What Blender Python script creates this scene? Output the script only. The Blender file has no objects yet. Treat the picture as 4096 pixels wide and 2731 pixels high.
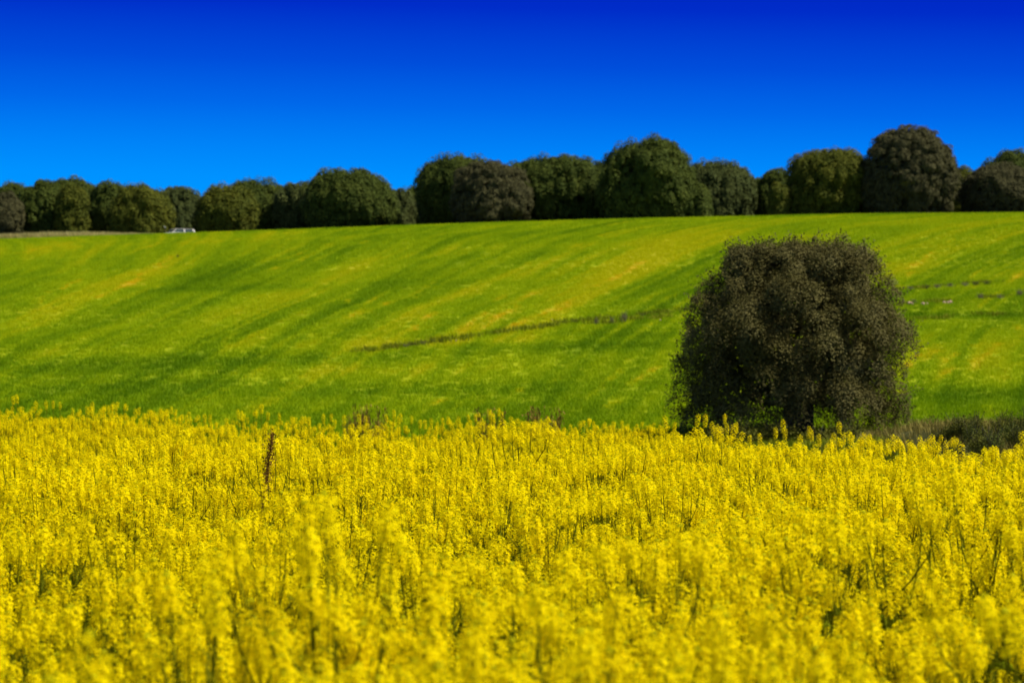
import bpy, math, random
import numpy as np
from mathutils import Vector, Matrix, Euler

S = bpy.context.scene
COL = S.collection
PI = math.pi
rs = np.random.RandomState

# ------------------------------------------------------------------ camera
FPX = 2844.4                      # focal length in pixels of a 1024 wide frame (100 mm on 36 mm)
EYE = 1.85
HORIZON = 380.0                   # picture row of eye level
cd = bpy.data.cameras.new('camera')
cam = bpy.data.objects.new('camera', cd)
COL.objects.link(cam)
cd.lens = 100.0
cd.sensor_width = 36.0
cd.clip_start = 0.1
cd.clip_end = 6000
cam.location = (0, 0, EYE)
cam.rotation_euler = (PI / 2 + math.atan((HORIZON - 341) / FPX), 0, 0)
cd.dof.use_dof = True
cd.dof.focus_distance = 19.5
cd.dof.aperture_fstop = 5.8
S.camera = cam

# ------------------------------------------------------------------ world and sun
EXPO = 0.35
SUN_EL, SUN_AZ = math.radians(57), math.radians(98)      # azimuth from the view direction (+Y) to the right (+X)
w = bpy.data.worlds.new('World')
S.world = w
w.use_nodes = True
nt = w.node_tree
nt.nodes.clear()
N = nt.nodes.new
L = nt.links.new
out = N('ShaderNodeOutputWorld')
mixs = N('ShaderNodeMixShader')
bg_sky = N('ShaderNodeBackground')
bg_low = N('ShaderNodeBackground')
sky = N('ShaderNodeTexSky')
sky.sky_type = 'NISHITA'
sky.sun_disc = False
sky.sun_elevation = SUN_EL
sky.sun_rotation = SUN_AZ
bg_sky.inputs['Strength'].default_value = 0.085
L(sky.outputs[0], bg_sky.inputs['Color'])
tc = N('ShaderNodeTexCoord')
sp = N('ShaderNodeSeparateXYZ')
L(tc.outputs['Generated'], sp.inputs[0])
k = N('ShaderNodeMath'); k.operation = 'MULTIPLY_ADD'       # the band is a little lower and darker to the right
L(sp.outputs['X'], k.inputs[0]); k.inputs[1].default_value = 0.022
L(sp.outputs['Z'], k.inputs[2])
mr = N('ShaderNodeMapRange')
mr.inputs['From Min'].default_value = 0.05
mr.inputs['From Max'].default_value = 0.15
L(k.outputs[0], mr.inputs['Value'])
ramp = N('ShaderNodeValToRGB')
cr = ramp.color_ramp
cr.interpolation = 'LINEAR'
def srgb(r, g, b):
    f = lambda c: c / 12.92 if c <= 0.04045 else ((c + 0.055) / 1.055) ** 2.4
    return (f(r / 255), f(g / 255), f(b / 255), 1)
stops = [(0.0, srgb(0, 158, 255)), (0.19, srgb(0, 146, 255)), (0.30, srgb(0, 131, 248)), (0.45, srgb(0, 104, 234)),
         (0.60, srgb(0, 78, 219)), (0.80, srgb(0, 45, 201)), (1.0, srgb(0, 28, 188))]
cr.elements[0].position, cr.elements[0].color = stops[0]
cr.elements[1].position, cr.elements[1].color = stops[-1]
for p, c in stops[1:-1]:
    e = cr.elements.new(p); e.color = c
L(mr.outputs[0], ramp.inputs[0])
L(ramp.outputs[0], bg_low.inputs['Color'])
bg_low.inputs['Strength'].default_value = 2 ** -EXPO
mr2 = N('ShaderNodeMapRange'); mr2.interpolation_type = 'SMOOTHSTEP'
mr2.inputs['From Min'].default_value = 0.145
mr2.inputs['From Max'].default_value = 0.20
L(sp.outputs['Z'], mr2.inputs['Value'])
L(mr2.outputs[0], mixs.inputs[0])
L(bg_low.outputs[0], mixs.inputs[1])
L(bg_sky.outputs[0], mixs.inputs[2])
L(mixs.outputs[0], out.inputs[0])

sl = bpy.data.lights.new('sun', 'SUN')
sl.energy = 4.8
sl.angle = math.radians(0.53)
sl.color = (1.0, 0.95, 0.86)
so = bpy.data.objects.new('sun', sl)
COL.objects.link(so)
sd = Vector((math.sin(SUN_AZ) * math.cos(SUN_EL), math.cos(SUN_AZ) * math.cos(SUN_EL), math.sin(SUN_EL)))
so.rotation_euler = (-sd).to_track_quat('-Z', 'Y').to_euler()
so.location = sd * 80

S.view_settings.view_transform = 'Standard'
S.view_settings.look = 'None'
S.view_settings.exposure = EXPO
S.view_settings.gamma = 1.0
S.cycles.max_bounces = 8
S.cycles.diffuse_bounces = 6
S.cycles.transmission_bounces = 6
S.cycles.transparent_max_bounces = 4

# ------------------------------------------------------------------ helpers
def hash2(ix, iy, seed):
    n = (ix.astype(np.int64) * 374761393 + iy.astype(np.int64) * 668265263 + seed * 974634777) & 0x7fffffff
    n = ((n ^ (n >> 13)) * 1274126177) & 0x7fffffff
    n = (n ^ (n >> 16)) & 0xffff
    return n / 65535.0
def vnoise(x, y, seed=0):
    ix, iy = np.floor(x), np.floor(y)
    fx, fy = x - ix, y - iy
    fx = fx * fx * (3 - 2 * fx); fy = fy * fy * (3 - 2 * fy)
    a = hash2(ix, iy, seed); b = hash2(ix + 1, iy, seed)
    c = hash2(ix, iy + 1, seed); d = hash2(ix + 1, iy + 1, seed)
    return (a * (1 - fx) + b * fx) * (1 - fy) + (c * (1 - fx) + d * fx) * fy
def fbm(x, y, seed=0, o=4):
    s, a, t = 0, 1.0, 0
    for i in range(o):
        s = s + a * vnoise(x * 2 ** i + 17.3 * i, y * 2 ** i - 9.1 * i, seed + i); t += a; a *= 0.5
    return s / t
def sstep(a, b, x):
    t = np.clip((x - a) / (b - a), 0, 1)
    return t * t * (3 - 2 * t)

PY = np.array([-60, 0, 17, 24, 28, 34, 40, 45, 52, 60, 72, 90, 110, 130, 155, 180, 205, 230, 255, 280, 300, 350, 500, 3000.])
PZ = np.array([0, 0, 0.02, 0.0, -0.14, -0.40, -0.24, -0.05, 0.27, 0.64, 1.45, 2.95, 4.6, 6.2, 8.3, 10.4, 12.45, 14.35, 16.1, 17.55, 18.3, 23.6, 34.5, 36.])
def pchip(xq):                                  # smooth monotone interpolation of the hill's profile
    h = np.diff(PY); dl = np.diff(PZ) / h
    m = np.zeros_like(PY)
    m[1:-1] = np.where(dl[:-1] * dl[1:] > 0, 2 * dl[:-1] * dl[1:] / (dl[:-1] + dl[1:] + 1e-12), 0)
    m[0] = dl[0]; m[-1] = dl[-1]
    i = np.clip(np.searchsorted(PY, xq) - 1, 0, len(PY) - 2)
    t = (xq - PY[i]) / h[i]
    return (PZ[i] * (1 + 2 * t) * (1 - t) ** 2 + m[i] * h[i] * t * (1 - t) ** 2 + PZ[i + 1] * t * t * (3 - 2 * t) + m[i + 1] * h[i] * t * t * (t - 1))
def ground(x, y):
    x = np.asarray(x, float); y = np.asarray(y, float)
    z = pchip(np.clip(y, -60, 3000))
    xc = np.clip(x, -150, 120)
    z = z + (0.0265 * xc - 0.00016 * xc * xc - 0.27) * sstep(60, 230, y)
    z = z + 0.11 * sstep(1.8, 3.2, x) * sstep(14, 24, y) * (1 - sstep(27, 33, y))
    z = z + 1.36 * sstep(4.2, 6.2, x) * sstep(27, 37, y) * (1 - sstep(40, 58, y))          # the scrubby bank by the oak
    z = z + 0.24 * sstep(1.0, 6.5, -x) * sstep(25, 42, y) * (1 - sstep(50, 80, y))
    z = z + (fbm(x / 26 + 3, y / 34, 5, 2) - 0.5) * 0.9 * sstep(66, 110, y) * (1 - 0.7 * sstep(200, 260, y))
    z = z + (fbm(x / 2.2, y / 2.2, 8, 2) - 0.5) * 0.08
    return z
def at(px, py, lo=50.0, hi=290.0):
    """ground point of the hillside seen at photo pixel (of 4096x2731)"""
    u = (px / 4.0 - 512) / FPX; e = (HORIZON - py / 4.0) / FPX
    ys = np.linspace(lo, hi, 4000)
    g = ground(u * ys, ys) - (EYE + e * ys)
    i = int(np.argmax(g >= 0)) if (g >= 0).any() else int(np.argmax(g))
    return u * ys[i], ys[i], float(ground(u * ys[i], ys[i]))
def ray(px, py, d):
    return ((px / 4.0 - 512) / FPX * d, d, EYE + (HORIZON - py / 4.0) / FPX * d)

def link_mesh(name, q, mi, mats, parent=None, link=True, tri=False):
    """q: (n,4,3) quads -> ONE mesh object"""
    q = np.ascontiguousarray(q, dtype=np.float32)
    n, kk = q.shape[0], q.shape[1]
    me = bpy.data.meshes.new(name)
    me.vertices.add(n * kk); me.loops.add(n * kk); me.polygons.add(n)
    me.vertices.foreach_set('co', q.reshape(-1))
    me.loops.foreach_set('vertex_index', np.arange(n * kk, dtype=np.int32))
    me.polygons.foreach_set('loop_start', np.arange(0, n * kk, kk, dtype=np.int32))
    for m in mats: me.materials.append(m)
    if mi is not None and len(mats) > 1:
        me.polygons.foreach_set('material_index', np.asarray(mi, dtype=np.int32))
    me.update(calc_edges=True)
    o = bpy.data.objects.new(name, me)
    if link: COL.objects.link(o)
    if parent is not None: o.parent = parent
    return o
def empty(name, loc, rz=0):
    o = bpy.data.objects.new(name, None)
    o.empty_display_size = 0.3
    COL.objects.link(o); o.location = loc; o.rotation_euler = (0, 0, rz)
    return o
def tag(o, label=None, cat=None, group=None, kind=None):
    if label: o['label'] = label
    if cat: o['category'] = cat
    if group: o['group'] = group
    if kind: o['kind'] = kind
    return o
def copy_thing(o, parent=None):
    c = o.copy(); COL.objects.link(c)
    if parent is not None: c.parent = parent
    for ch in [x for x in CH.get(o.name, [])]: copy_thing(ch, c)
    return c
CH = {}
def own(root, *kids): CH.setdefault(root.name, []).extend(kids)

def unit(v): return v / (np.linalg.norm(v, axis=-1, keepdims=True) + 1e-9)
def leaves(c, nrm, size, aspect, r, along=None, fold=0.0):
    """diamond leaf faces: (n,4,3)"""
    n = len(c)
    t = along if along is not None else r.normal(size=(n, 3))
    t = unit(t - nrm * np.sum(t * nrm, 1, keepdims=True))
    b = np.cross(nrm, t)
    s = (size * (0.7 + 0.6 * r.rand(n)))[:, None]
    q = np.empty((n, 4, 3))
    q[:, 0] = c - t * s * 0.5
    q[:, 1] = c + b * s * aspect * 0.5 + t * s * 0.08 + nrm * s * fold
    q[:, 2] = c + t * s * 0.5
    q[:, 3] = c - b * s * aspect * 0.5 + t * s * 0.08 + nrm * s * fold
    return q
def tube(pts, rad, k=5):
    pts = np.asarray(pts, float); m = len(pts)
    rad = np.broadcast_to(np.asarray(rad, float), (m,))
    d = unit(np.gradient(pts, axis=0))
    ref = np.where(np.abs(d[:, 2:3]) > 0.9, np.array([[1., 0, 0]]), np.array([[0, 0, 1.]]))
    a = unit(np.cross(d, ref)); b = np.cross(d, a)
    an = np.arange(k) * 2 * PI / k
    ring = pts[:, None] + rad[:, None, None] * (a[:, None] * np.cos(an)[None, :, None] + b[:, None] * np.sin(an)[None, :, None])
    nx = np.roll(ring, -1, axis=1)
    q = np.stack([ring[:-1], nx[:-1], nx[1:], ring[1:]], axis=2)
    return q.reshape(-1, 4, 3)
def box(c, s):
    c = np.array(c, float); h = np.array(s, float) / 2
    v = np.array([[x, y, z] for x in (-1, 1) for y in (-1, 1) for z in (-1, 1)]) * h + c
    return v[np.array([[0, 1, 3, 2], [4, 6, 7, 5], [0, 4, 5, 1], [2, 3, 7, 6], [0, 2, 6, 4], [1, 5, 7, 3]])]
def sphdirs(n, r): return unit(r.normal(size=(n, 3)))
def fib(n, r):
    i = np.arange(n) + 0.5
    z = 1 - 2 * i / n; ph = i * 2.399963 + r.rand() * 6
    s = np.sqrt(1 - z * z)
    return unit(np.stack([s * np.cos(ph), s * np.sin(ph), z], 1) + r.normal(size=(n, 3)) * 0.22)

# ------------------------------------------------------------------ materials
def foliage(name, cols, transl=0.25, scale=1.5, rough=0.75, spec=0.08, inst=None, leaf_var=0.5, tcol=None):
    """leaf material: colour wanders between the given colours over space; a share of the light passes through"""
    m = bpy.data.materials.new(name); m.use_nodes = True
    t = m.node_tree; nd = t.nodes; nd.clear()
    o = nd.new('ShaderNodeOutputMaterial')
    pb = nd.new('ShaderNodeBsdfPrincipled')
    pb.inputs['Roughness'].default_value = rough
    pb.inputs['Specular IOR Level'].default_value = spec
    rampn = nd.new('ShaderNodeValToRGB')
    r_ = rampn.color_ramp
    r_.elements[0].position = 0.0; r_.elements[0].color = (*cols[0], 1)
    r_.elements[1].position = 1.0; r_.elements[1].color = (*cols[-1], 1)
    for i, c in enumerate(cols[1:-1]):
        e = r_.elements.new((i + 1) / (len(cols) - 1)); e.color = (*c, 1)
    if inst:
        a = nd.new('ShaderNodeAttribute'); a.attribute_type = inst; a.attribute_name = 'tone'
        t.links.new(a.outputs['Fac'], rampn.inputs[0])
    else:
        g = nd.new('ShaderNodeNewGeometry')
        nz = nd.new('ShaderNodeTexNoise'); nz.inputs['Scale'].default_value = scale; nz.inputs['Detail'].default_value = 4
        t.links.new(g.outputs['Position'], nz.inputs['Vector'])
        mr_ = nd.new('ShaderNodeMapRange'); mr_.inputs['From Min'].default_value = 0.28; mr_.inputs['From Max'].default_value = 0.72
        t.links.new(nz.outputs[0], mr_.inputs['Value'])
        # every leaf a little different
        mx = nd.new('ShaderNodeMath'); mx.operation = 'MULTIPLY_ADD'
        t.links.new(g.outputs['Random Per Island'], mx.inputs[0]); mx.inputs[1].default_value = leaf_var
        ms = nd.new('ShaderNodeMath'); ms.operation = 'MULTIPLY_ADD'
        t.links.new(mr_.outputs[0], ms.inputs[0]); ms.inputs[1].default_value = 1 - leaf_var; ms.inputs[2].default_value = 0.0
        t.links.new(ms.outputs[0], mx.inputs[2])
        t.links.new(mx.outputs[0], rampn.inputs[0])
    t.links.new(rampn.outputs[0], pb.inputs['Base Color'])
    if transl > 0:
        tr = nd.new('ShaderNodeBsdfTranslucent')
        if tcol:
            tr.inputs['Color'].default_value = (*tcol, 1)
        else:
            t.links.new(rampn.outputs[0], tr.inputs['Color'])
        mxs = nd.new('ShaderNodeMixShader'); mxs.inputs[0].default_value = transl
        t.links.new(pb.outputs[0], mxs.inputs[1]); t.links.new(tr.outputs[0], mxs.inputs[2])
        t.links.new(mxs.outputs[0], o.inputs[0])
    else:
        t.links.new(pb.outputs[0], o.inputs[0])
    return m
def plain(name, col, rough=0.7, spec=0.3, noise=0.15, scale=8.0, metal=0):
    m = bpy.data.materials.new(name); m.use_nodes = True
    t = m.node_tree; pb = t.nodes['Principled BSDF']
    pb.inputs['Roughness'].default_value = rough
    pb.inputs['Specular IOR Level'].default_value = spec
    pb.inputs['Metallic'].default_value = metal
    g = t.nodes.new('ShaderNodeTexCoord'); nz = t.nodes.new('ShaderNodeTexNoise')
    nz.inputs['Scale'].default_value = scale; nz.inputs['Detail'].default_value = 5
    t.links.new(g.outputs['Object'], nz.inputs['Vector'])
    mx = t.nodes.new('ShaderNodeMix'); mx.data_type = 'RGBA'
    mx.inputs[6].default_value = (*[c * (1 - noise) for c in col], 1)
    mx.inputs[7].default_value = (*[min(1, c * (1 + noise)) for c in col], 1)
    t.links.new(nz.outputs[0], mx.inputs[0]); t.links.new(mx.outputs[2], pb.inputs['Base Color'])
    return m

WHEAT = [(0.120, 0.225, 0.0003), (0.215, 0.330, 0.0004), (0.345, 0.435, 0.0005), (0.500, 0.490, 0.0006), (0.64, 0.45, 0.003)]
M = {}
M['petal'] = foliage('petal', [(0.86, 0.63, 0.0008), (0.94, 0.75, 0.001), (0.98, 0.84, 0.002)], 0.42, 3.0, 0.8, 0.02)
M['bud'] = foliage('bud', [(0.42, 0.42, 0.002), (0.60, 0.52, 0.002)], 0.2, 8, 0.7, 0.04)
M['stem'] = foliage('stem', [(0.095, 0.115, 0.002), (0.185, 0.185, 0.003)], 0.12, 3, 0.7, 0.03)
M['rape_leaf'] = foliage('rape_leaf', [(0.10, 0.135, 0.002), (0.19, 0.215, 0.003)], 0.35, 5, 0.8, 0.02)
M['wheat'] = foliage('wheat', WHEAT, 0.32, inst='INSTANCER')
M['pine'] = foliage('pine', [(0.040, 0.060, 0.009), (0.068, 0.092, 0.012), (0.110, 0.126, 0.016)], 0.15, 0.5)
M['pine_olive'] = foliage('pine_olive', [(0.054, 0.070, 0.008), (0.096, 0.108, 0.010), (0.155, 0.145, 0.013)], 0.15, 0.5)
M['pine_pale'] = foliage('pine_pale', [(0.050, 0.070, 0.018), (0.080, 0.098, 0.023), (0.11, 0.122, 0.028)], 0.15, 0.5)
M['oak_far'] = foliage('oak_far', [(0.042, 0.040, 0.014), (0.070, 0.066, 0.023), (0.110, 0.099, 0.036)], 0.1, 0.7)
M['oak'] = foliage('oak', [(0.060, 0.050, 0.011), (0.096, 0.083, 0.021), (0.160, 0.140, 0.048)], 0.12, 1.6, 0.7, 0.05, leaf_var=0.22)
M['bark'] = plain('bark', (0.05, 0.042, 0.035), 0.9, 0.1, 0.4, 6)
M['scrub_grey'] = foliage('scrub_grey', [(0.11, 0.105, 0.045), (0.18, 0.165, 0.075), (0.27, 0.235, 0.125)], 0.15, 2)
M['scrub_green'] = foliage('scrub_green', [(0.045, 0.060, 0.010), (0.09, 0.11, 0.014), (0.17, 0.17, 0.03)], 0.2, 2)
M['scrub_dark'] = foliage('scrub_dark', [(0.055, 0.062, 0.007), (0.105, 0.108, 0.011), (0.19, 0.17, 0.022)], 0.15, 2)
M['twig'] = foliage('twig', [(0.13, 0.080, 0.014), (0.21, 0.135, 0.020), (0.27, 0.21, 0.02)], 0.1, 4)
M['dry'] = foliage('dry', [(0.12, 0.095, 0.016), (0.22, 0.175, 0.034), (0.32, 0.26, 0.065)], 0.2, 2)
M['verge'] = foliage('verge', [(0.32, 0.27, 0.08), (0.44, 0.38, 0.14), (0.52, 0.46, 0.18)], 0.4, 2)
M['dock'] = foliage('dock', [(0.11, 0.055, 0.008), (0.19, 0.095, 0.012), (0.28, 0.16, 0.018)], 0.1, 30)
M['weed'] = foliage('weed', [(0.085, 0.125, 0.003), (0.16, 0.20, 0.004), (0.28, 0.25, 0.012)], 0.25, 1)
M['stone'] = plain('stone', (0.40, 0.27, 0.17), 0.9, 0.2, 0.35, 3)
M['white_paint'] = plain('white_paint', (0.62, 0.57, 0.50), 0.35, 0.5, 0.03)
M['glass_dark'] = plain('glass_dark', (0.03, 0.05, 0.045), 0.1, 0.5, 0.1)
M['rubber'] = plain('rubber', (0.02, 0.02, 0.02), 0.8, 0.2, 0.2)
M['steel'] = plain('steel', (0.45, 0.45, 0.46), 0.35, 0.5, 0.1, 8, 0.8)
M['lamp_glass'] = plain('lamp_glass', (0.6, 0.6, 0.62), 0.15, 0.5, 0.05)
M['lamp_red'] = plain('lamp_red', (0.35, 0.02, 0.02), 0.2, 0.5, 0.05)

# ------------------------------------------------------------------ tone of the young wheat over the hillside
def drill(x, y):                  # the drill rows bend round the hillside: distance across them, distance along them
    return (x + 13.3) * np.exp(-0.0075 * (y - 110)), y
BLOBS = []                        # yellower and darker strips of the crop along the rows: photo pixel, half sizes across and along, amount
for px, py, sa, sb, am in [(2330, 1130, 1.3, 34, 0.28), (2190, 1260, 0.8, 16, 0.26), (480, 1130, 1.6, 40, 0.36), (300, 1210, 1.2, 22, 0.22), (150, 1010, 2.5, 30, 0.25),
                           (3960, 1400, 0.9, 14, 0.40), (2650, 960, 2.0, 50, 0.25), (3900, 900, 1.6, 40, 0.28), (2560, 1080, 1.2, 30, 0.25), (3700, 1050, 0.8, 30, 0.2),
                           (1050, 1240, 1.0, 18, 0.2), (700, 1390, 1.0, 14, 0.2), (1000, 970, 2.0, 40, 0.26), (1450, 1420, 0.9, 10, 0.16), (2450, 1500, 0.7, 9, 0.16), (1330, 1130, .8, 30, .18),
                           (950, 1080, 1.8, 30, -0.24), (1700, 1090, 1.6, 30, -0.24), (1500, 1220, 1.2, 18, -0.22), (300, 1300, 1.6, 14, -0.2), (1850, 1250, 0.8, 16, -0.2), (2700, 1130, 0.9, 24, -0.15), (1350, 1330, 0.7, 10, -0.2)]:
    bx, by, _ = at(px, py)
    BLOBS.append((*drill(bx, by), sa, sb, am))
BANDS = []                        # darker, ranker wheat in the hollows: photo pixel, half width, half depth, amount
for px, py, sx, sy, am in [(2300, 1390, 5, 2.2, -0.30), (2600, 1350, 4, 2.5, -0.2), (400, 1470, 5, 3.0, -0.24), (1300, 1440, 4, 2.0, -0.20), (1500, 1570, 6, 2.0, -0.22), (3900, 1262, 5, 1.6, -0.34), (3900, 1590, 3, 2.2, -0.26),
                           (900, 1160, 7, 4.0, -0.18), (3400, 850, 14, 8, -0.14), (1800, 890, 14, 6, -0.12), (600, 1550, 5, 2, -0.2), (1900, 1360, 6, 1.6, 0.14), (1700, 1480, 5, 1.6, 0.10), (250, 1420, 3, 2, 0.12), (3850, 1150, 4, 2.0, 0.16)]:
    bx, by, _ = at(px, py)
    BANDS.append((bx, by, sx, sy, am))
STREAKS = []                      # bare, yellowed stretches of single drill rows: two photo pixels each
for k_, x0_, y0_, lst in [(0.6803, 1200, 1160, [(320, 50, 270, 90), (500, 10, 350, 100), (410, 95, 250, 200), (530, 65, 480, 100), (280, 150, 40, 280), (1220, 30, 1140, 80), (1090, 130, 940, 260), (1380, 15, 1310, 70), (1290, 80, 1080, 240),
                                (1640, 40, 1400, 150), (1400, 150, 1180, 240), (1600, 70, 1500, 130), (2130, 450, 1930, 570), (1870, 630, 1800, 690), (860, 640, 800, 680), (1570, 530, 1500, 560), (260, 520, 220, 540), (1320, 575, 1250, 610), (800, 130, 700, 190), (690, 210, 630, 250)]),
                          (1.7415, 0, 0, [(400, 590, 230, 685), (660, 605, 610, 630), (110, 690, 85, 702), (560, 760, 500, 800), (200, 640, 60, 700), (320, 640, 270, 668), (880, 545, 800, 570), (2180, 555, 2090, 620), (2330, 560, 2230, 640), (1480, 600, 1370, 660), (760, 560, 640, 600)]),
                          (0.478, 3400, 1050, [(670, 690, 450, 960), (760, 690, 640, 840), (810, 680, 740, 760), (1010, 620, 900, 740), (920, 700, 830, 860), (920, 830, 750, 1010), (1120, 770, 1090, 830), (1220, 680, 1020, 910), (1440, 520, 1410, 580), (1450, 740, 1400, 820), (1380, 850, 1270, 980), (530, 80, 380, 210), (1450, 60, 1330, 180), (490, 1080, 450, 1120)]),
                          (0.51, 0, 640, [(1900, 620, 1850, 640), (1340, 640, 1000, 750), (640, 630, 320, 700), (320, 700, 0, 770)])]:
    for a_, b_, c_, d_ in lst:
        A_ = at(x0_ + a_ * k_, y0_ + b_ * k_); B_ = at(x0_ + c_ * k_, y0_ + d_ * k_)
        STREAKS.append((A_[0], A_[1], B_[0], B_[1]))
def streak(x, y):
    s_ = np.zeros_like(x)
    for i, (ax_, ay_, bx_, by_) in enumerate(STREAKS):
        ux, uy = bx_ - ax_, by_ - ay_; l2 = ux * ux + uy * uy
        f = np.clip(((x - ax_) * ux + (y - ay_) * uy) / l2, 0, 1)
        wob = (vnoise(y / 4.0, y * 0 + i, 90) - 0.5) * 0.35
        dd = np.hypot(x - ax_ - f * ux - wob, y - ay_ - f * uy)
        wd = (0.07 + 0.11 * vnoise(y / 3.0, y * 0 + i, 91)) * (1 + 0.7 * sstep(90, 220, y))
        s_ = np.maximum(s_, np.exp(-(dd / wd) ** 2) * (0.25 + 0.75 * sstep(0.25, 0.55, vnoise(y / 5.0, y * 0 + i, 92))) * (1 - 0.5 * np.abs(2 * f - 1)))
    return s_
def tone(x, y):
    ac, al = drill(x, y)
    t = 0.39 + (fbm(ac / 3.2 + 50, al / 75 + 3, 31, 3) - 0.5) * 0.30
    t = t + (fbm(ac / 0.9, al / 45, 41, 3) - 0.5) * 0.36
    t = t + (fbm(x / 7, y / 9, 47, 3) - 0.5) * 0.20
    t = t + (fbm(ac / 0.32, al / 30, 43, 2) - 0.5) * 0.40
    t = t + (vnoise(ac / 0.15, al / 55, 44) - 0.5) * 0.22 * sstep(0.35, 0.65, fbm(x / 9, y / 20, 48, 2)) * 2
    for ba, bl, sa, sb, am in BLOBS:
        t = t + (0.72 * am if am > 0 else 0.5 * am) * np.exp(-((ac - ba) / sa) ** 2 - ((al - bl) / sb) ** 2)
    for bx, by, sx, sy, am in BANDS:
        t = t + am * np.exp(-((x - bx) / sx) ** 2 - ((y - by - (x - bx) * 0.35) / sy) ** 2)
    # sparse, yellowed drill rows
    n = vnoise(ac / 0.20, al / 60, 77); n2 = vnoise(al / 11, ac / 1.0, 78)
    gate = fbm(ac / 4, al / 40, 79, 2)
    t = t + 0.6 * sstep(0.82, 0.93, n) * sstep(0.42, 0.62, n2) * sstep(0.40, 0.58, gate) * sstep(60, 80, y)
    t = t - 0.18 * (1 - sstep(54, 80, y)) + 0.04 * sstep(90, 150, y)
    t = np.minimum(t, 0.72) + 0.62 * streak(x, y)
    return np.clip(t, 0.02, 1.0)

# ------------------------------------------------------------------ the ground, one sheet
def axis(parts):
    a = []
    for lo, hi, st in parts: a += list(np.arange(lo, hi, st))
    return np.array(a)
gx = axis([(-1500, -200, 130), (-200, -70, 10), (-70, -14, 1.6), (-14, 14, 0.5), (14, 70, 1.6), (70, 200, 10), (200, 1501, 130)])
gy = axis([(-60, 0, 6), (0, 66, 0.6), (66, 300, 1.5), (300, 400, 10), (400, 3001, 200)])
X, Y = np.meshgrid(gx, gy)
Z = ground(X, Y)
v = np.stack([X, Y, Z], 2).reshape(-1, 3)
nx_, ny_ = len(gx), len(gy)
ii = (np.arange(ny_ - 1)[:, None] * nx_ + np.arange(nx_ - 1)[None, :]).reshape(-1)
F = np.stack([ii, ii + 1, ii + 1 + nx_, ii + nx_], 1).astype(np.int32)
me = bpy.data.meshes.new('ground')
me.vertices.add(len(v)); me.loops.add(F.size); me.polygons.add(len(F))
me.vertices.foreach_set('co', v.astype(np.float32).reshape(-1))
me.loops.foreach_set('vertex_index', F.reshape(-1))
me.polygons.foreach_set('loop_start', np.arange(0, F.size, 4, dtype=np.int32))
me.update(calc_edges=True)
me.polygons.foreach_set('use_smooth', np.ones(len(F), dtype=bool))
a_ = me.attributes.new('tone', 'FLOAT', 'POINT'); a_.data.foreach_set('value', tone(X, Y).reshape(-1).astype(np.float32))
LIMX = np.array([-1e4, 0, 1450, 1600, 1900, 1990, 2060, 2352, 1e4])
LIMY = np.array([45.5, 45.5, 45.0, 43.0, 33.0, 28.0, 25.5, 25.5, 25.5])
def limit(x, y):
    px = (x / np.maximum(y, 1) * FPX + 512) * 2352 / 1024
    return np.interp(px, LIMX, LIMY)
soil = 1 - sstep(-0.5, 1.0, Y - np.maximum(limit(X, Y), 27 + 22 * sstep(3.6, 4.6, X)))
soil = np.maximum(soil, sstep(281, 287, Y))
b_ = me.attributes.new('soil', 'FLOAT', 'POINT'); b_.data.foreach_set('value', soil.reshape(-1).astype(np.float32))
gm = bpy.data.materials.new('ground'); gm.use_nodes = True
t = gm.node_tree; pb = t.nodes['Principled BSDF']
pb.inputs['Roughness'].default_value = 0.95; pb.inputs['Specular IOR Level'].default_value = 0.05
at1 = t.nodes.new('ShaderNodeAttribute'); at1.attribute_name = 'tone'
at2 = t.nodes.new('ShaderNodeAttribute'); at2.attribute_name = 'soil'
rp = t.nodes.new('ShaderNodeValToRGB')
rp.color_ramp.elements[0].color = (0.10, 0.16, 0.001, 1); rp.color_ramp.elements[1].color = (0.38, 0.28, 0.01, 1)
e = rp.color_ramp.elements.new(0.5); e.color = (0.24, 0.28, 0.002, 1)
t.links.new(at1.outputs['Fac'], rp.inputs[0])
nz = t.nodes.new('ShaderNodeTexNoise'); nz.inputs['Scale'].default_value = 4; nz.inputs['Detail'].default_value = 8
geo = t.nodes.new('ShaderNodeNewGeometry'); t.links.new(geo.outputs['Position'], nz.inputs['Vector'])
rp2 = t.nodes.new('ShaderNodeValToRGB')
rp2.color_ramp.elements[0].position = 0.3; rp2.color_ramp.elements[0].color = (0.030, 0.040, 0.008, 1)
rp2.color_ramp.elements[1].position = 0.7; rp2.color_ramp.elements[1].color = (0.085, 0.075, 0.022, 1)
t.links.new(nz.outputs[0], rp2.inputs[0])
mx = t.nodes.new('ShaderNodeMix'); mx.data_type = 'RGBA'
t.links.new(at2.outputs['Fac'], mx.inputs[0]); t.links.new(rp.outputs[0], mx.inputs[6]); t.links.new(rp2.outputs[0], mx.inputs[7])
t.links.new(mx.outputs[2], pb.inputs['Base Color'])
bp = t.nodes.new('ShaderNodeBump'); bp.inputs['Strength'].default_value = 0.6; bp.inputs['Distance'].default_value = 0.05
t.links.new(nz.outputs[0], bp.inputs['Height']); t.links.new(bp.outputs[0], pb.inputs['Normal'])
me.materials.append(gm)
g_o = bpy.data.objects.new('ground', me); COL.objects.link(g_o)
tag(g_o, 'farmland rising from the flowering crop to the crest of the green hill', 'ground', kind='structure')

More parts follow.
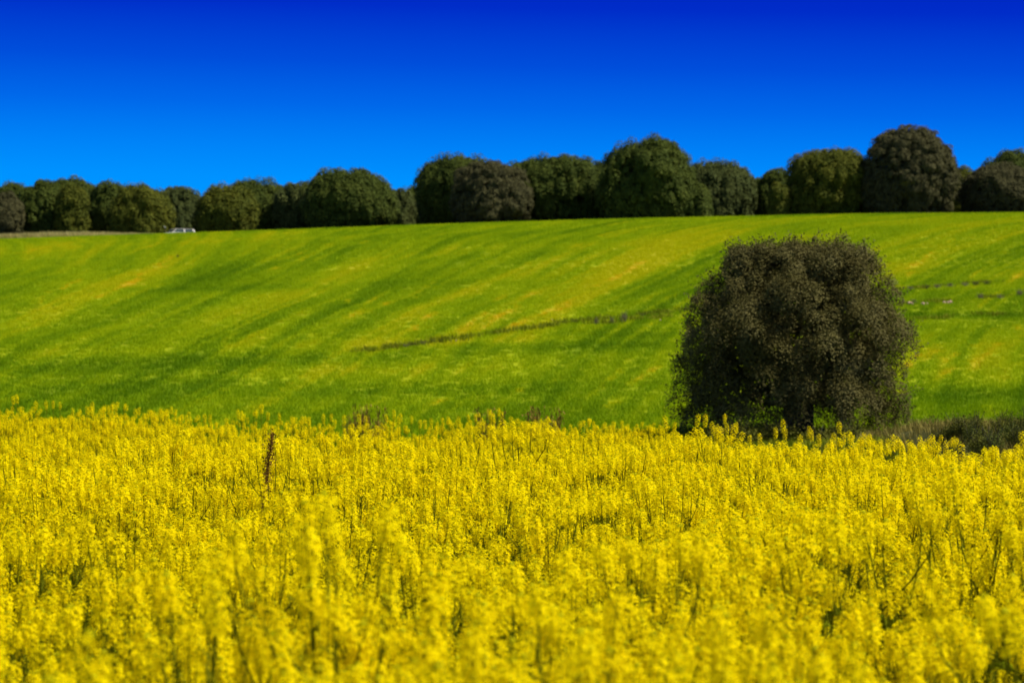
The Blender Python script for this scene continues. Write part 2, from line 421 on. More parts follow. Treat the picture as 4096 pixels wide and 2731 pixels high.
# ------------------------------------------------------------------ scattered stuff by geometry nodes
def scatter(name, pts, rot, scl, tn, protos):
    me = bpy.data.meshes.new(name)
    n = len(pts)
    me.vertices.add(n); me.vertices.foreach_set('co', pts.astype(np.float32).reshape(-1))
    for nm, ty, d, kk in (('rot', 'FLOAT_VECTOR', rot, 'vector'), ('scl', 'FLOAT', scl, 'value'), ('tone', 'FLOAT', tn, 'value')):
        a = me.attributes.new(nm, ty, 'POINT'); a.data.foreach_set(kk, np.ascontiguousarray(d, dtype=np.float32).reshape(-1))
    a = me.attributes.new('idx', 'INT', 'POINT')
    a.data.foreach_set('value', np.random.RandomState(5).randint(0, len(protos), n).astype(np.int32))
    o = bpy.data.objects.new(name, me); COL.objects.link(o)
    pc = bpy.data.collections.new(name + '_kinds')
    for p in protos: pc.objects.link(p)
    ng = bpy.data.node_groups.new(name, 'GeometryNodeTree')
    ng.interface.new_socket('Geometry', in_out='INPUT', socket_type='NodeSocketGeometry')
    ng.interface.new_socket('Geometry', in_out='OUTPUT', socket_type='NodeSocketGeometry')
    gi = ng.nodes.new('NodeGroupInput'); go = ng.nodes.new('NodeGroupOutput')
    ci = ng.nodes.new('GeometryNodeCollectionInfo')
    ci.inputs['Collection'].default_value = pc
    ci.inputs['Separate Children'].default_value = True
    ci.inputs['Reset Children'].default_value = True
    ip = ng.nodes.new('GeometryNodeInstanceOnPoints')
    ip.inputs['Pick Instance'].default_value = True
    def na(nm, ty):
        k_ = ng.nodes.new('GeometryNodeInputNamedAttribute'); k_.data_type = ty; k_.inputs['Name'].default_value = nm
        return k_.outputs['Attribute']
    lk = ng.links.new
    er = ng.nodes.new('FunctionNodeEulerToRotation')
    lk(na('rot', 'FLOAT_VECTOR'), er.inputs[0])
    lk(gi.outputs[0], ip.inputs['Points']); lk(ci.outputs[0], ip.inputs['Instance'])
    lk(na('idx', 'INT'), ip.inputs['Instance Index']); lk(er.outputs[0], ip.inputs['Rotation'])
    lk(na('scl', 'FLOAT'), ip.inputs['Scale']); lk(ip.outputs[0], go.inputs[0])
    md = o.modifiers.new('scatter', 'NODES'); md.node_group = ng
    return o
def tuft(name, mat, nb, h, spread, wid, seed, lean=0.35):
    r = rs(seed); q = []
    for i in range(nb):
        a = r.rand() * 2 * PI; d = spread * math.sqrt(r.rand())
        p = np.array([d * math.cos(a), d * math.sin(a), -0.02])
        az = r.rand() * 2 * PI; ln = lean * r.rand(); hh = h * (0.6 + 0.6 * r.rand())
        dr = np.array([math.cos(az), math.sin(az), 0]); sd_ = np.array([-dr[1], dr[0], 0]) * wid * 0.5
        mid = p + np.array([0, 0, hh * 0.6]) + dr * hh * ln * 0.35
        tip = p + np.array([0, 0, hh]) + dr * hh * ln
        q.append([p - sd_, p + sd_, mid + sd_, mid - sd_]); q.append([mid - sd_, mid + sd_, tip + sd_ * 0.1, tip - sd_ * 0.1])
    return link_mesh(name, np.array(q), None, [mat], link=False)

# young wheat on the hillside
r = rs(11)
def field_points(lo, hi, dens, side=1.12):
    hw = 0.18 * side * hi + 5.0
    n = int(2 * hw * (hi - lo) * dens)
    y = lo + (hi - lo) * r.rand(n); x = (r.rand(n) * 2 - 1) * hw
    k_ = np.abs(x) < 0.18 * side * y + 5.0
    return x[k_], y[k_]
xs, ys = [], []
for lo, hi, dn in ((47, 70, 30), (70, 100, 24), (100, 150, 17), (150, 220, 10), (220, 284, 6)):
    a, b = field_points(lo, hi, dn); xs.append(a); ys.append(b)
xs, ys = np.concatenate(xs), np.concatenate(ys)
keep = (ys > np.maximum(limit(xs, ys) + 1.2, 0)) & ~((xs > 3.9) & (ys < 50)) & (ys < 279 + xs * 0.06)
xs, ys = xs[keep], ys[keep]
n = len(xs)
tn = np.clip(tone(xs, ys) + (r.rand(n) - 0.5) * 0.08, 0.02, 1)
scl = (0.8 + 0.5 * r.rand(n)) * (1 + 0.8 * sstep(90, 260, ys)) * (1.05 - 0.35 * tn)
keep = r.rand(n) > 0.45 * sstep(0.8, 1.0, tn)
xs, ys, tn, scl = xs[keep], ys[keep], tn[keep], scl[keep]; n = len(xs)
rot = np.stack([(r.rand(n) - 0.5) * 0.2, (r.rand(n) - 0.5) * 0.2, r.rand(n) * 6.28], 1)
wheat = scatter('wheat', np.stack([xs, ys, ground(xs, ys)], 1), rot, scl, tn,
                [tuft('wheat_tuft', M['wheat'], 26, 0.11, 0.15, 0.012, s) for s in range(4)])
tag(wheat, 'young green wheat covering the rolling hillside in drilled rows', 'wheat', kind='stuff')

# ------------------------------------------------------------------ rapeseed
def flower_head(r, Lh=0.095, R=0.034, n=34, ps=0.014):
    """raceme: open four-petalled flowers round the axis, buds on top; returns petal quads, bud quads, stalk quads"""
    P, B, K = [], [], []
    for i in range(n):
        tt = (i + 0.5) / n
        a = i * 2.399963 + r.rand() * 0.5
        rad = R * (0.35 + 0.65 * math.sin(PI * (0.18 + 0.72 * (1 - tt)))) * (0.85 + 0.3 * r.rand())
        h = Lh * (tt ** 0.9) + (r.rand() - 0.5) * 0.008
        o_ = np.array([math.cos(a), math.sin(a), 0.0])
        c = o_ * rad + np.array([0, 0, h])
        ax = unit(o_ * (1.0 - 0.6 * tt) + np.array([0, 0, 0.35 + 0.8 * tt]) + r.normal(size=3) * 0.25)
        tg = unit(np.cross(ax, r.normal(size=3))); bt = np.cross(ax, tg)
        ph = r.rand() * PI
        for j in range(4):
            b = ph + j * PI / 2
            d = tg * math.cos(b) + bt * math.sin(b); s_ = np.cross(ax, d)
            l = ps * (0.85 + 0.3 * r.rand()); wd = l * 0.42
            p0 = c + d * l * 0.1; m_ = c + d * l * 0.72 + ax * l * 0.22; tp = c + d * l * 1.05 + ax * l * (0.05 + 0.2 * r.rand())
            P.append([p0, m_ + s_ * wd, tp, m_ - s_ * wd])
        if i % 2 == 0:
            st = np.array([0, 0, h - 0.012]); sw = np.cross(o_, [0, 0, 1]) * 0.0007
            K.append([st - sw, st + sw, c + sw, c - sw])
    for i in range(14):
        d = sphdirs(1, r)[0]; d[2] = abs(d[2])
        c = np.array([0, 0, Lh * 1.02]) + d * np.array([0.011, 0.011, 0.012])
        B.append(leaves(c[None], d[None], np.array(0.011), 0.7, r)[0])
    K += list(tube([[0, 0, -0.02], [0, 0, Lh]], [0.0018, 0.0012], 4))
    return np.array(P), np.array(B), np.array(K)
def xf(q, m):
    m = np.array(m)
    return q @ m[:3, :3].T + m[:3, 3]
HEADS = []
r = rs(21)
for i in range(6):
    HEADS.append(flower_head(r, 0.080 + 0.03 * r.rand(), 0.031 + 0.006 * r.rand(), 24 + r.randint(0, 7), 0.0135))
SPIKES = [flower_head(r, 0.14 + 0.03 * r.rand(), 0.030, 36, 0.0135) for i in range(3)]
def pods(base, tip, r, n=9):
    q = []
    for i in range(n):
        f = 0.05 + 0.85 * i / n
        p = base + (tip - base) * f; a = i * 2.4 + r.rand()
        d = unit(np.array([math.cos(a), math.sin(a), 1.3 + 0.6 * r.rand()]))
        l = 0.035 + 0.02 * r.rand()
        sw = unit(np.cross(d, r.normal(size=3))) * 0.0016
        q.append([p - sw * 0.5, p + sw * 0.5, p + d * l + sw, p + d * l - sw])
    return q
def rape_plant(seed, hgt=1.12, nb=6):
    """stem and leaf quads plus the places of the flower heads"""
    r = rs(seed); st, lf, heads = [], [], []
    bend = r.normal(size=2) * 0.05
    main = np.array([[bend[0] * t_ * t_, bend[1] * t_ * t_, hgt * t_] for t_ in np.linspace(0, 1, 7)])
    st += list(tube(main, np.linspace(0.0062, 0.0028, 7), 5))
    heads.append((main[-1], np.array([bend[0], bend[1], 1.0]), 0.95 + 0.25 * r.rand()))
    st += pods(main[-2], main[-1], r, 12)
    for i in range(nb):
        f = 0.48 + 0.34 * (i + r.rand()) / nb
        b0 = np.array([np.interp(f, np.linspace(0, 1, 7), main[:, j]) for j in range(3)])
        a = i * 2.4 + r.rand() * 0.8
        ln = (0.99 - f) * hgt * (0.74 + 0.36 * r.rand()) + 0.05
        out_ = 0.09 + 0.13 * r.rand()
        o_ = np.array([math.cos(a), math.sin(a), 0])
        pts = np.array([b0, b0 + o_ * out_ * 0.55 + np.array([0, 0, ln * 0.4]), b0 + o_ * out_ * 0.9 + np.array([0, 0, ln * 0.75]), b0 + o_ * out_ + np.array([0, 0, ln])])
        st += list(tube(pts, np.linspace(0.0034, 0.0021, 4), 4))
        st += pods(pts[1], pts[3], r, 8)
        heads.append((pts[3], unit(pts[3] - pts[2]) + r.normal(size=3) * 0.12, 0.72 + 0.4 * r.rand()))
    for i in range(18):
        f = 0.12 + 0.66 * i / 18; a = i * 2.4
        b0 = np.array([np.interp(f, np.linspace(0, 1, 7), main[:, j]) for j in range(3)])
        o_ = np.array([math.cos(a), math.sin(a), 0]); s_ = np.array([-o_[1], o_[0], 0])
        l = 0.26 - 0.17 * f; wd = l * 0.2
        lf.append([b0, b0 + o_ * l * 0.5 + s_ * wd + [0, 0, l * 0.25], b0 + o_ * l + [0, 0, l * 0.12], b0 + o_ * l * 0.5 - s_ * wd + [0, 0, l * 0.25]])
    return np.array(st), np.array(lf), heads
def head_matrix(pos, d, s, az):
    qn = Vector(d).normalized().to_track_quat('Z', 'Y')
    return Matrix.Translation(Vector(pos)) @ qn.to_matrix().to_4x4() @ Matrix.Rotation(az, 4, 'Z') @ Matrix.Diagonal((s, s, s, 1))
PLANTS = [rape_plant(100 + i, 1.02 + 0.03 * i, 5 + i % 4) for i in range(8)]
RM = [M['petal'], M['bud'], M['stem'], M['rape_leaf']]
protos = []
r = rs(31)
HP = []
for i, (st, lf, heads) in enumerate(PLANTS):
    Q, MI, places = [st, lf], [np.full(len(st), 2), np.full(len(lf), 3)], []
    for j, (p, d, s) in enumerate(heads):
        hi_ = r.randint(0, 9); m = head_matrix(p, d, s * (0.80 if hi_ < 6 else 0.72), r.rand() * 6)
        places.append((hi_, m))
        for kq, mi in zip((HEADS + SPIKES)[hi_], (0, 1, 2)):
            Q.append(xf(kq, m)); MI.append(np.full(len(kq), mi))
    HP.append(places)
    protos.append(link_mesh('rapeseed_kind', np.concatenate(Q), np.concatenate(MI), RM, link=False))
# positions: jittered all over the near field
r = rs(41)
def rape_points(lo, hi, dens, side):
    hw = 0.18 * side * hi + 4.5
    n = int(2 * hw * (hi - lo) * dens)
    y = lo + (hi - lo) * r.rand(n); x = (r.rand(n) * 2 - 1) * hw
    k_ = np.abs(x) < 0.18 * side * y + 4.5
    return x[k_], y[k_]
xs, ys = [], []
for lo, hi, dn, sd_ in ((3.6, 9, 20, 1.1), (9, 20, 21, 1.1), (20, 30, 19, 1.1), (30, 37, 14, 1.1), (37, 46.5, 13, 1.1)):
    a, b = rape_points(lo, hi, dn, sd_); xs.append(a); ys.append(b)
xs, ys = np.concatenate(xs), np.concatenate(ys)
lim = limit(xs, ys) + (fbm(xs / 1.5, ys / 1.5, 3, 2) - 0.5) * 2.0
keep = ys < lim
xs, ys = xs[keep], ys[keep]
clump = fbm(xs / 0.9, ys / 0.9, 61, 3)
keep = r.rand(len(xs)) < 0.68 + 0.6 * sstep(0.30, 0.6, clump)          # thinner spots where the dark stems show
xs, ys = xs[keep], ys[keep]; n = len(xs)
scl = 0.96 + (fbm(xs / 1.4, ys / 1.4, 71, 2) - 0.5) * 0.22 + r.normal(size=n) * 0.085 + (r.rand(n) < 0.06) * 0.15 + (r.rand(n) < 0.012) * 0.14
scl = np.clip(scl, 0.72, 1.36) * 0.89
scl = np.where((xs > 2.0) & (ys > 17), np.minimum(scl, 0.97), scl)
scl = np.where((np.abs(xs + 1.47) < 0.4) & (ys > 12) & (ys < 17.4), np.minimum(scl * 0.9, 0.84), scl)    # shorter plants round the dead dock stalk
rot = np.stack([r.normal(size=n) * 0.05, r.normal(size=n) * 0.05, r.rand(n) * 6.28], 1)
pts = np.stack([xs, ys, ground(xs, ys)], 1)
# the plants that show largest stand as individuals; the rest are one crop
inside = (np.abs(xs) < 0.185 * ys) & (ys > 4.3)
top = EYE - (pts[:, 2] + 1.16 * scl)
vis = inside & ((HORIZON + FPX * top / ys) < 690)
order = np.argsort(np.where(vis, ys, 1e9))[:225]
single = np.zeros(n, bool); single[order] = True
crop = scatter('rapeseed_crop', pts[~single], rot[~single], scl[~single], r.rand((~single).sum()), protos)
tag(crop, 'dense field of yellow flowering rapeseed filling the foreground', 'rapeseed', kind='stuff')
HMESH = []
for kq in HEADS + SPIKES:
    q = np.concatenate(kq); mi = np.concatenate([np.full(len(a), i) for i, a in enumerate(kq)])
    o = link_mesh('flower_head', q, mi, RM[:3], link=False); HMESH.append(o)
SM = []
for st, lf, heads in PLANTS:
    o1 = link_mesh('stem', st, None, [M['stem']], link=False); o2 = link_mesh('leaf', lf, None, [M['rape_leaf']], link=False); SM.append((o1, o2))
for k_ in order:
    vi = int(r.randint(0, 8))
    e = empty('rapeseed_plant', pts[k_]); e.rotation_euler = rot[k_]; e.scale = (scl[k_],) * 3
    tag(e, 'yellow rapeseed plant in the blurred front rows at the bottom of the photo', 'rapeseed plant', 'rapeseed plants in the nearest rows')
    for src in SM[vi]:
        c = src.copy(); COL.objects.link(c); c.parent = e
    for hi_, m in HP[vi]:
        c = HMESH[hi_].copy(); COL.objects.link(c); c.parent = e; c.matrix_local = m
# tall single spikes: px, py of the tip in the photo, distance, label, group
SP = []
g1 = 'rapeseed spikes standing in front of the oak'
for zx, zy in [(185, 1260), (240, 1300), (390, 1250), (445, 1250), (575, 1240), (500, 1300), (515, 1325), (590, 1310), (655, 1300), (740, 1385), (805, 1375),
               (910, 1335), (960, 1285), (972, 1340), (1070, 1375), (1125, 1330), (1150, 1355), (1200, 1380), (1290, 1365), (1330, 1290), (1355, 1370), (1400, 1350)]:
    SP.append((2550 + 0.606 * zx, 900 + 0.606 * zy, 30 + 2 * r.rand(), 'thin rapeseed spike rising above the crop against the dark foot of the oak', g1))
g2 = 'rapeseed spikes along the far edge of the crop'
for zx, zy in [(140, 80), (180, 62), (375, 130), (487, 135), (560, 135), (630, 150), (760, 215), (830, 215), (910, 195), (970, 152), (1088, 180), (1135, 178), (1420, 210), (1455, 205),
               (1560, 222), (1640, 258), (1690, 235), (1760, 268), (1875, 285), (1985, 250), (2140, 265), (2190, 280)]:
    SP.append((0.3827 * zx, 1550 + 0.3827 * zy, 43.5 + r.rand(), 'yellow rapeseed spike poking above the far left edge of the crop against green wheat', g2 + ' at the left'))
for zx, zy in [(90, 148), (245, 104), (210, 142), (290, 158), (365, 168), (450, 198), (515, 218), (565, 190), (660, 175), (715, 168), (735, 208), (800, 186), (905, 175), (945, 188), (1090, 178),
               (1135, 150), (1185, 172), (1255, 190), (1310, 210), (1345, 210), (1385, 208), (1465, 195), (1500, 188), (1575, 195), (1640, 180), (1800, 165), (1965, 208), (2080, 210)]:
    SP.append((900 + 0.5952 * zx, 1550 + 0.5952 * zy, 43 + r.rand(), 'yellow rapeseed spike poking above the middle of the far crop edge against green wheat', g2 + ' in the middle'))
for px, py, d, lab, grp in SP:
    x, y, zt = ray(px, py, d)
    z0 = float(ground(x, y)); hi_ = 6 + r.randint(0, 3)
    s = 0.66 + 0.3 * r.rand()
    hl = 0.165 * s; H = zt - z0 - hl
    e = empty('rapeseed_spike', (x, y, z0)); tag(e, lab, 'rapeseed spike', grp)
    bx, by = r.normal(size=2) * 0.03
    q = list(tube([[bx, by, 0], [bx * 0.4, by * 0.4, H * 0.5], [0, 0, H + 0.02]], [0.006, 0.0045, 0.003], 4)) + pods(np.array([0, 0, H * 0.8]), np.array([0, 0, H]), r, 14)
    link_mesh('stem', np.array(q), None, [M['stem']], e)
    c = HMESH[hi_].copy(); COL.objects.link(c); c.parent = e
    c.matrix_local = head_matrix((0, 0, H), (r.normal() * 0.08, r.normal() * 0.08, 1), s, r.rand() * 6)

# the dead dock stalk leaning in the crop
r = rs(51)
x, y, zt = ray(1090, 1735, 17.0)
z0 = float(ground(x, y))
xb = ray(1000, 2060, 17.0)[0]
H = zt - z0
e = empty('dock_stalk', (xb - 0.05, y, z0))
tag(e, 'dead brown dock stalk leaning right among the yellow flowers', 'dead stalk')
ax = lambda f: np.array([(x - xb + 0.05) * f ** 1.15, 0.0, H * f])
st = list(tube([ax(f) for f in np.linspace(0, 1, 9)], np.linspace(0.008, 0.003, 9), 5))
link_mesh('stem', np.array(st), None, [M['dock']], e)
C, Nn = [], []
for i in range(900):
    f = 0.72 + 0.28 * r.rand() ** 0.8
    rad = 0.030 * (1 - ((f - 0.88) / 0.17) ** 2 * 0.75) * abs(r.normal()) * 0.75
    a = r.rand() * 6.28
    C.append(ax(f) + np.array([math.cos(a) * rad, math.sin(a) * rad, r.normal() * 0.01])); Nn.append(sphdirs(1, r)[0])
link_mesh('seed_head', leaves(np.array(C), np.array(Nn), np.array(0.012), 0.8, r), None, [M['dock']], e)

# ------------------------------------------------------------------ trees
def lobed_crown(domes, lobe_r, per, leaf, r, aspect=0.6, up=0.55, zst=1.3, cover=1.5, droop=0.0):
    """domes: list of (centre, radii); lobes over the outer surface of their union, leaf faces over each lobe"""
    C, NN, RR = [], [], []
    dc = [(np.array(c, float), np.array(s, float)) for c, s in domes]
    for i, (c, s) in enumerate(dc):
        area = 4 * PI * ((s[0] * s[1]) ** 1.6 + (s[0] * s[2]) ** 1.6 + (s[1] * s[2]) ** 1.6) ** (1 / 1.6) / 3 ** (1 / 1.6)
        n = max(12, int(area * cover / (lobe_r * lobe_r * 2.2)))
        n = int(n * 1.25); d = sphdirs(n, r)
        sq = (np.hypot(d[:, 0], d[:, 1]) ** 2.3 + np.abs(d[:, 2]) ** 2.3) ** (-1 / 2.3) if i == 0 else 1.0
        p = c + d * s * ((0.84 + 0.22 * r.rand(n)) * sq)[:, None]
        ok = p[:, 2] > lobe_r * 0.3
        for j, (c2, s2) in enumerate(dc):
            if j != i: ok &= np.sum(((p - c2) / s2) ** 2, 1) > 0.80
        p, d = p[ok], d[ok]
        C.append(p); NN.append(unit(d / s)); RR.append(lobe_r * (0.55 + 1.0 * r.rand(len(p)) ** 1.6))
    C, NN, RR = np.concatenate(C), np.concatenate(NN), np.concatenate(RR)
    m = len(C)
    dd = sphdirs(m * per, r).reshape(m, per, 3)
    bias = unit(NN * 0.8 + np.array([0, 0, up]))
    dd = unit(dd + bias[:, None] * 0.95)
    p = C[:, None] + dd * RR[:, None, None] * (0.84 + 0.20 * r.rand(m, per, 1)) * np.array([1, 1, zst])
    nn = unit(dd + np.array([0, 0, 0.45]) + r.normal(size=dd.shape) * 0.22)
    p = p.reshape(-1, 3); nn = nn.reshape(-1, 3)
    al = np.tile(np.array([[0, 0, 1.0]]), (len(p), 1)) + r.normal(size=p.shape) * 0.5
    q = leaves(p, nn, np.full(len(p), leaf), aspect, r, al)
    fills = []
    for c, s in dc:                                   # dense inner foliage
        n = int(420 * max(1, s[0] * s[2] / (lobe_r * lobe_r * 40)))
        d = sphdirs(n, r); pp = c + d * s * (0.88 - 0.22 * r.rand(n))[:, None]
        ok = pp[:, 2] > 0.05; pp = pp[ok]
        fills.append(leaves(pp, unit(d[ok] + r.normal(size=(len(pp), 3)) * 0.3), np.full(len(pp), lobe_r * 1.5), 0.8, r))
    q = np.concatenate([q] + fills)
    return q[np.min(q[:, :, 2], 1) > -0.15]
def trunk_quads(h, rad, spread, r, limbs=5):
    q = list(tube([[0, 0, -0.3], [rad * 0.3, 0, h * 0.25], [0, rad * 0.4, h * 0.55]], [rad * 1.25, rad, rad * 0.75], 9))
    for i in range(limbs):
        a = i * 2 * PI / limbs + r.rand()
        s0 = np.array([0, rad * 0.3, h * (0.28 + 0.26 * r.rand())])
        e_ = np.array([math.cos(a) * spread * 0.7, math.sin(a) * spread * 0.7, h * (0.62 + 0.25 * r.rand())])
        md = (s0 + e_) / 2 + np.array([0, 0, -0.06 * h])
        q += list(tube([s0, md, e_], [rad * 0.5, rad * 0.33, rad * 0.12], 6))
    return np.array(q)
def far_tree(x0, x1, ytop, kind, d, label, seed, lobe=0.55, skirt=1.0, peak=0.5):
    r = rs(seed)
    name = {'oak_far': 'oak_tree', 'bush': 'bush'}.get(kind, 'pine_tree')
    xl, _, zt = ray(x0, ytop, d); xr = ray(x1, ytop, d)[0]
    cx = (xl + xr) / 2; R = (xr - xl) / 2 * (0.93 if d < 296 else 1.14)
    z0 = float(ground(cx, d)) - 0.1
    H = zt - z0 - 0.70 * min(1.0, R / 5.0)
    oakish = kind == 'oak_far'
    pkx = (peak - 0.5) * R * 0.8
    domes = [((pkx * 0.6, 0, H * 0.46), (R * 0.92, R * 0.92, H * 0.53))]
    domes.append(((-R * 0.10, 0, H * 0.34), (R * 0.84, R * 0.84, H * 0.36)))
    for i in range(7):                                # smaller domes on the upper crown
        a = r.rand() * 6.28; rr = R * (0.22 + 0.14 * r.rand()); k_ = 0.35 + 0.4 * r.rand()
        domes.append(((pkx * 0.6 + math.cos(a) * R * k_, math.sin(a) * R * k_, H * 0.46 + H * 0.50 * math.sqrt(1 - k_ * k_) - rr * 0.62), (rr, rr, rr * 0.8)))
    for i in range(9):
        a = i * 2 * PI / 9 + r.rand() * 0.5
        hh = H * (0.16 + 0.54 * r.rand()); rr = R * (0.26 + 0.20 * r.rand())
        dist = R * (0.78 if hh < H * 0.45 else 0.60)
        if abs(math.cos(a)) * dist + rr > R * 1.04: dist = max(0.2 * R, (R * 1.04 - rr) / max(0.3, abs(math.cos(a))))
        dist = min(dist, 0.8 * R) * (0.86 if hh < H * 0.3 else 1.0)
        domes.append(((math.cos(a) * dist, math.sin(a) * dist, hh), (rr, rr, min(rr * 1.15, H * 0.3))))
    e = empty(name, (cx, d, z0)); tag(e, label, 'bush' if kind == 'bush' else 'tree')
    mat = M['pine_olive'] if kind == 'bush' else M[kind]
    q = lobed_crown(domes, lobe * 1.2 if not oakish else lobe * 1.05, 130, 0.21 if not oakish else 0.19, r, 0.55, 1.1, 1.5 if not oakish else 1.1, 2.0)
    link_mesh('crown', q, None, [mat], e)
    link_mesh('trunk', trunk_quads(H * 0.8, max(0.12, R * 0.06), R, r), None, [M['bark']], e)
    return e
TREES = [
 (-60, 88, 775, 'oak_far', 289, 'greyish oak cut off by the left edge of the photo on the hill crest'),
 (-70, 165, 742, 'pine', 303, 'dark green pine behind the greyish oak at the far left'),
 (82, 262, 731, 'pine', 293, 'dark rounded pine second from the left behind the dry verge'),
 (205, 380, 722, 'pine', 308, 'highest pine of the left end rising behind the dark rounded one'),
 (225, 342, 757, 'pine_olive', 290, 'low olive pine in front of the highest pine of the left end'),
 (362, 500, 736, 'pine', 297, 'dark green pine just left of the yellowish dome shaped pine by the car'),
 (468, 640, 750, 'pine', 311, 'flat topped pine half hidden behind the yellowish dome shaped pine'),
 (440, 683, 757, 'pine_olive', 289, 'yellowish dome shaped pine just left of the white car'),
 (625, 795, 754, 'pine_pale', 309, 'pale hazy pine rising behind the white car'),
 (786, 1026, 751, 'pine_olive', 291, 'round olive pine just right of the white car'),
 (925, 1140, 731, 'pine', 303, 'dark pine rising behind the right shoulder of the round olive pine'),
 (1112, 1275, 738, 'pine_pale', 299, 'pale green pine between the car pines and the broad peaked pine'),
 (1208, 1584, 679, 'pine', 294, 'broad peaked pine standing alone left of the lowest dip in the tree line'),
 (1555, 1650, 766, 'pine_pale', 312, 'small pale pine at the right foot of the broad peaked pine'),
 (1618, 1725, 758, 'pine', 314, 'low pine in the dip just left of the tall pine beside the brown oak'),
 (1695, 1985, 625, 'pine', 302, 'tall dark pine rising behind the left of the brown oak'),
 (1803, 2122, 640, 'oak_far', 289, 'brown grey oak standing in front of two pines mid tree line'),
 (2010, 2425, 629, 'pine', 297, 'wide flat topped pine between the brown oak and the biggest green pine'),
 (2355, 2455, 658, 'pine', 313, 'sliver of pine seen just left of the biggest green pine'),
 (2395, 2800, 555, 'pine', 289, 'biggest and greenest pine with a high rounded dome'),
 (2745, 3005, 652, 'pine_pale', 299, 'pale rounded pine behind the right side of the biggest green pine'),
 (2960, 3080, 715, 'pine_olive', 314, 'low yellowish pine in the gap right of the pale rounded pine'),
 (3040, 3175, 693, 'pine', 301, 'small dark pine just left of the large olive pine'),
 (3146, 3512, 597, 'pine_olive', 292, 'large olive pine standing left of the tallest brown oak'),
 (3440, 3836, 497, 'oak_far', 289, 'tallest brownish oak on the crest near the right edge'),
 (3795, 3905, 684, 'pine_olive', 312, 'low yellowish pine in the gap right of the tallest brownish oak'),
 (3842, 4170, 656, 'oak_far', 291, 'dark brownish round tree cut off by the right edge on the crest'),
 (3950, 4215, 609, 'pine', 305, 'pine rising behind the dark round tree at the right edge'),
]
for i, (a, b, yt, kd, d, lab) in enumerate(TREES):
    far_tree(a, b, yt, kd, d, lab, 200 + i, lobe=0.50 if (b - a) > 200 else 0.42, peak={12: 0.36, 19: 0.42}.get(i, 0.5))
far_tree(2720, 2840, 752, 'pine', 288.5, 'low green pine skirting the right foot of the biggest green pine', 260, 0.40)
far_tree(3080, 3155, 744, 'bush', 290, 'small yellowish bush at the left foot of the large olive pine', 261, 0.34)

# the holm oak at the edge of the crop
OUT_L = [(75, 1180), (95, 900), (150, 700), (200, 600), (260, 555), (370, 480), (480, 375), (560, 330), (650, 300), (760, 282), (900, 265), (1000, 255), (1130, 212), (1260, 250), (1400, 340)]
OUT_R = [(75, 1340), (100, 1400), (150, 1510), (250, 1540), (310, 1610), (400, 1690), (500, 1745), (640, 1790), (700, 1825), (830, 1790), (930, 1745), (1090, 1755), (1230, 1755), (1340, 1700), (1400, 1640)]
OD = 60.0
ox, oy, _ = ray(2550 + 0.606 * 1010, 1750, OD)
oz = float(ground(ox, oy))
pxm = 0.606 / 4.0 * OD / FPX                       # metres per pixel of that enlargement
ztop = ray(0, 900 + 0.606 * 78, OD)[2] - oz - 0.10
def env(z):                                        # left and right half widths at height z
    yy = 78 + (ztop - z) / pxm
    l = np.interp(yy, [a for a, b in OUT_L], [b for a, b in OUT_L]); rr_ = np.interp(yy, [a for a, b in OUT_R], [b for a, b in OUT_R])
    return (1010 - l) * pxm, (rr_ - 1010) * pxm
r = rs(301)
e = empty('oak_tree', (ox, oy, oz))
tag(e, 'big dark grey brown holm oak standing alone at the edge of the yellow crop', 'tree')
lob = []
nL = 330
for i in range(nL):
    z = 0.22 + (ztop - 0.5) * ((i + r.rand()) / nL) ** 0.92
    a = i * 2.399963 + r.rand() * 0.6
    l, rr_ = env(z)
    c_, s_ = math.cos(a), math.sin(a)
    R = (rr_ if c_ > 0 else l)
    dp = (l + rr_) / 2
    rad = 0.20 + 0.30 * r.rand() ** 1.6
    z = min(z, ztop - rad * 1.2 - 0.05); l, rr_ = env(z); R = (rr_ if c_ > 0 else l); dp = (l + rr_) / 2
    k_ = 0.66 + 0.31 * r.rand()
    if r.rand() < 0.10: k_ *= 0.75
    if z < 0.8 and r.rand() < 0.18: continue       # thin skirt: the field shows through near the ground
    lob.append((np.array([c_ * max(0.1, R - rad * 0.75) * k_ * 1.1, s_ * max(0.1, dp - rad * 0.75) * k_ * 1.1, z]), rad, np.array([c_, s_, 0.25 + 0.9 * (z / ztop) ** 3])))
for i in range(26):                                # low boughs in front of the trunk
    a = -PI / 2 + (r.rand() - 0.5) * 2.4; q_ = 1.0 + 1.0 * r.rand()
    lob.append((np.array([math.cos(a) * q_ * 1.1, math.sin(a) * q_, 0.25 + 0.75 * r.rand()]), 0.22 + 0.14 * r.rand(), np.array([math.cos(a), math.sin(a), 0.2])))
for i in range(55):                                # crown top
    a = r.rand() * 6.28; rho = math.sqrt(r.rand())
    x_ = rho * math.cos(a) * 1.15 + 0.05; y_ = rho * math.sin(a) * 1.1
    lob.append((np.array([x_, y_, ztop - 0.34 - 0.20 * rho * rho * r.rand() - 0.12 * r.rand()]), 0.18 + 0.18 * r.rand(), np.array([x_ * 0.3, y_ * 0.3, 1.0])))
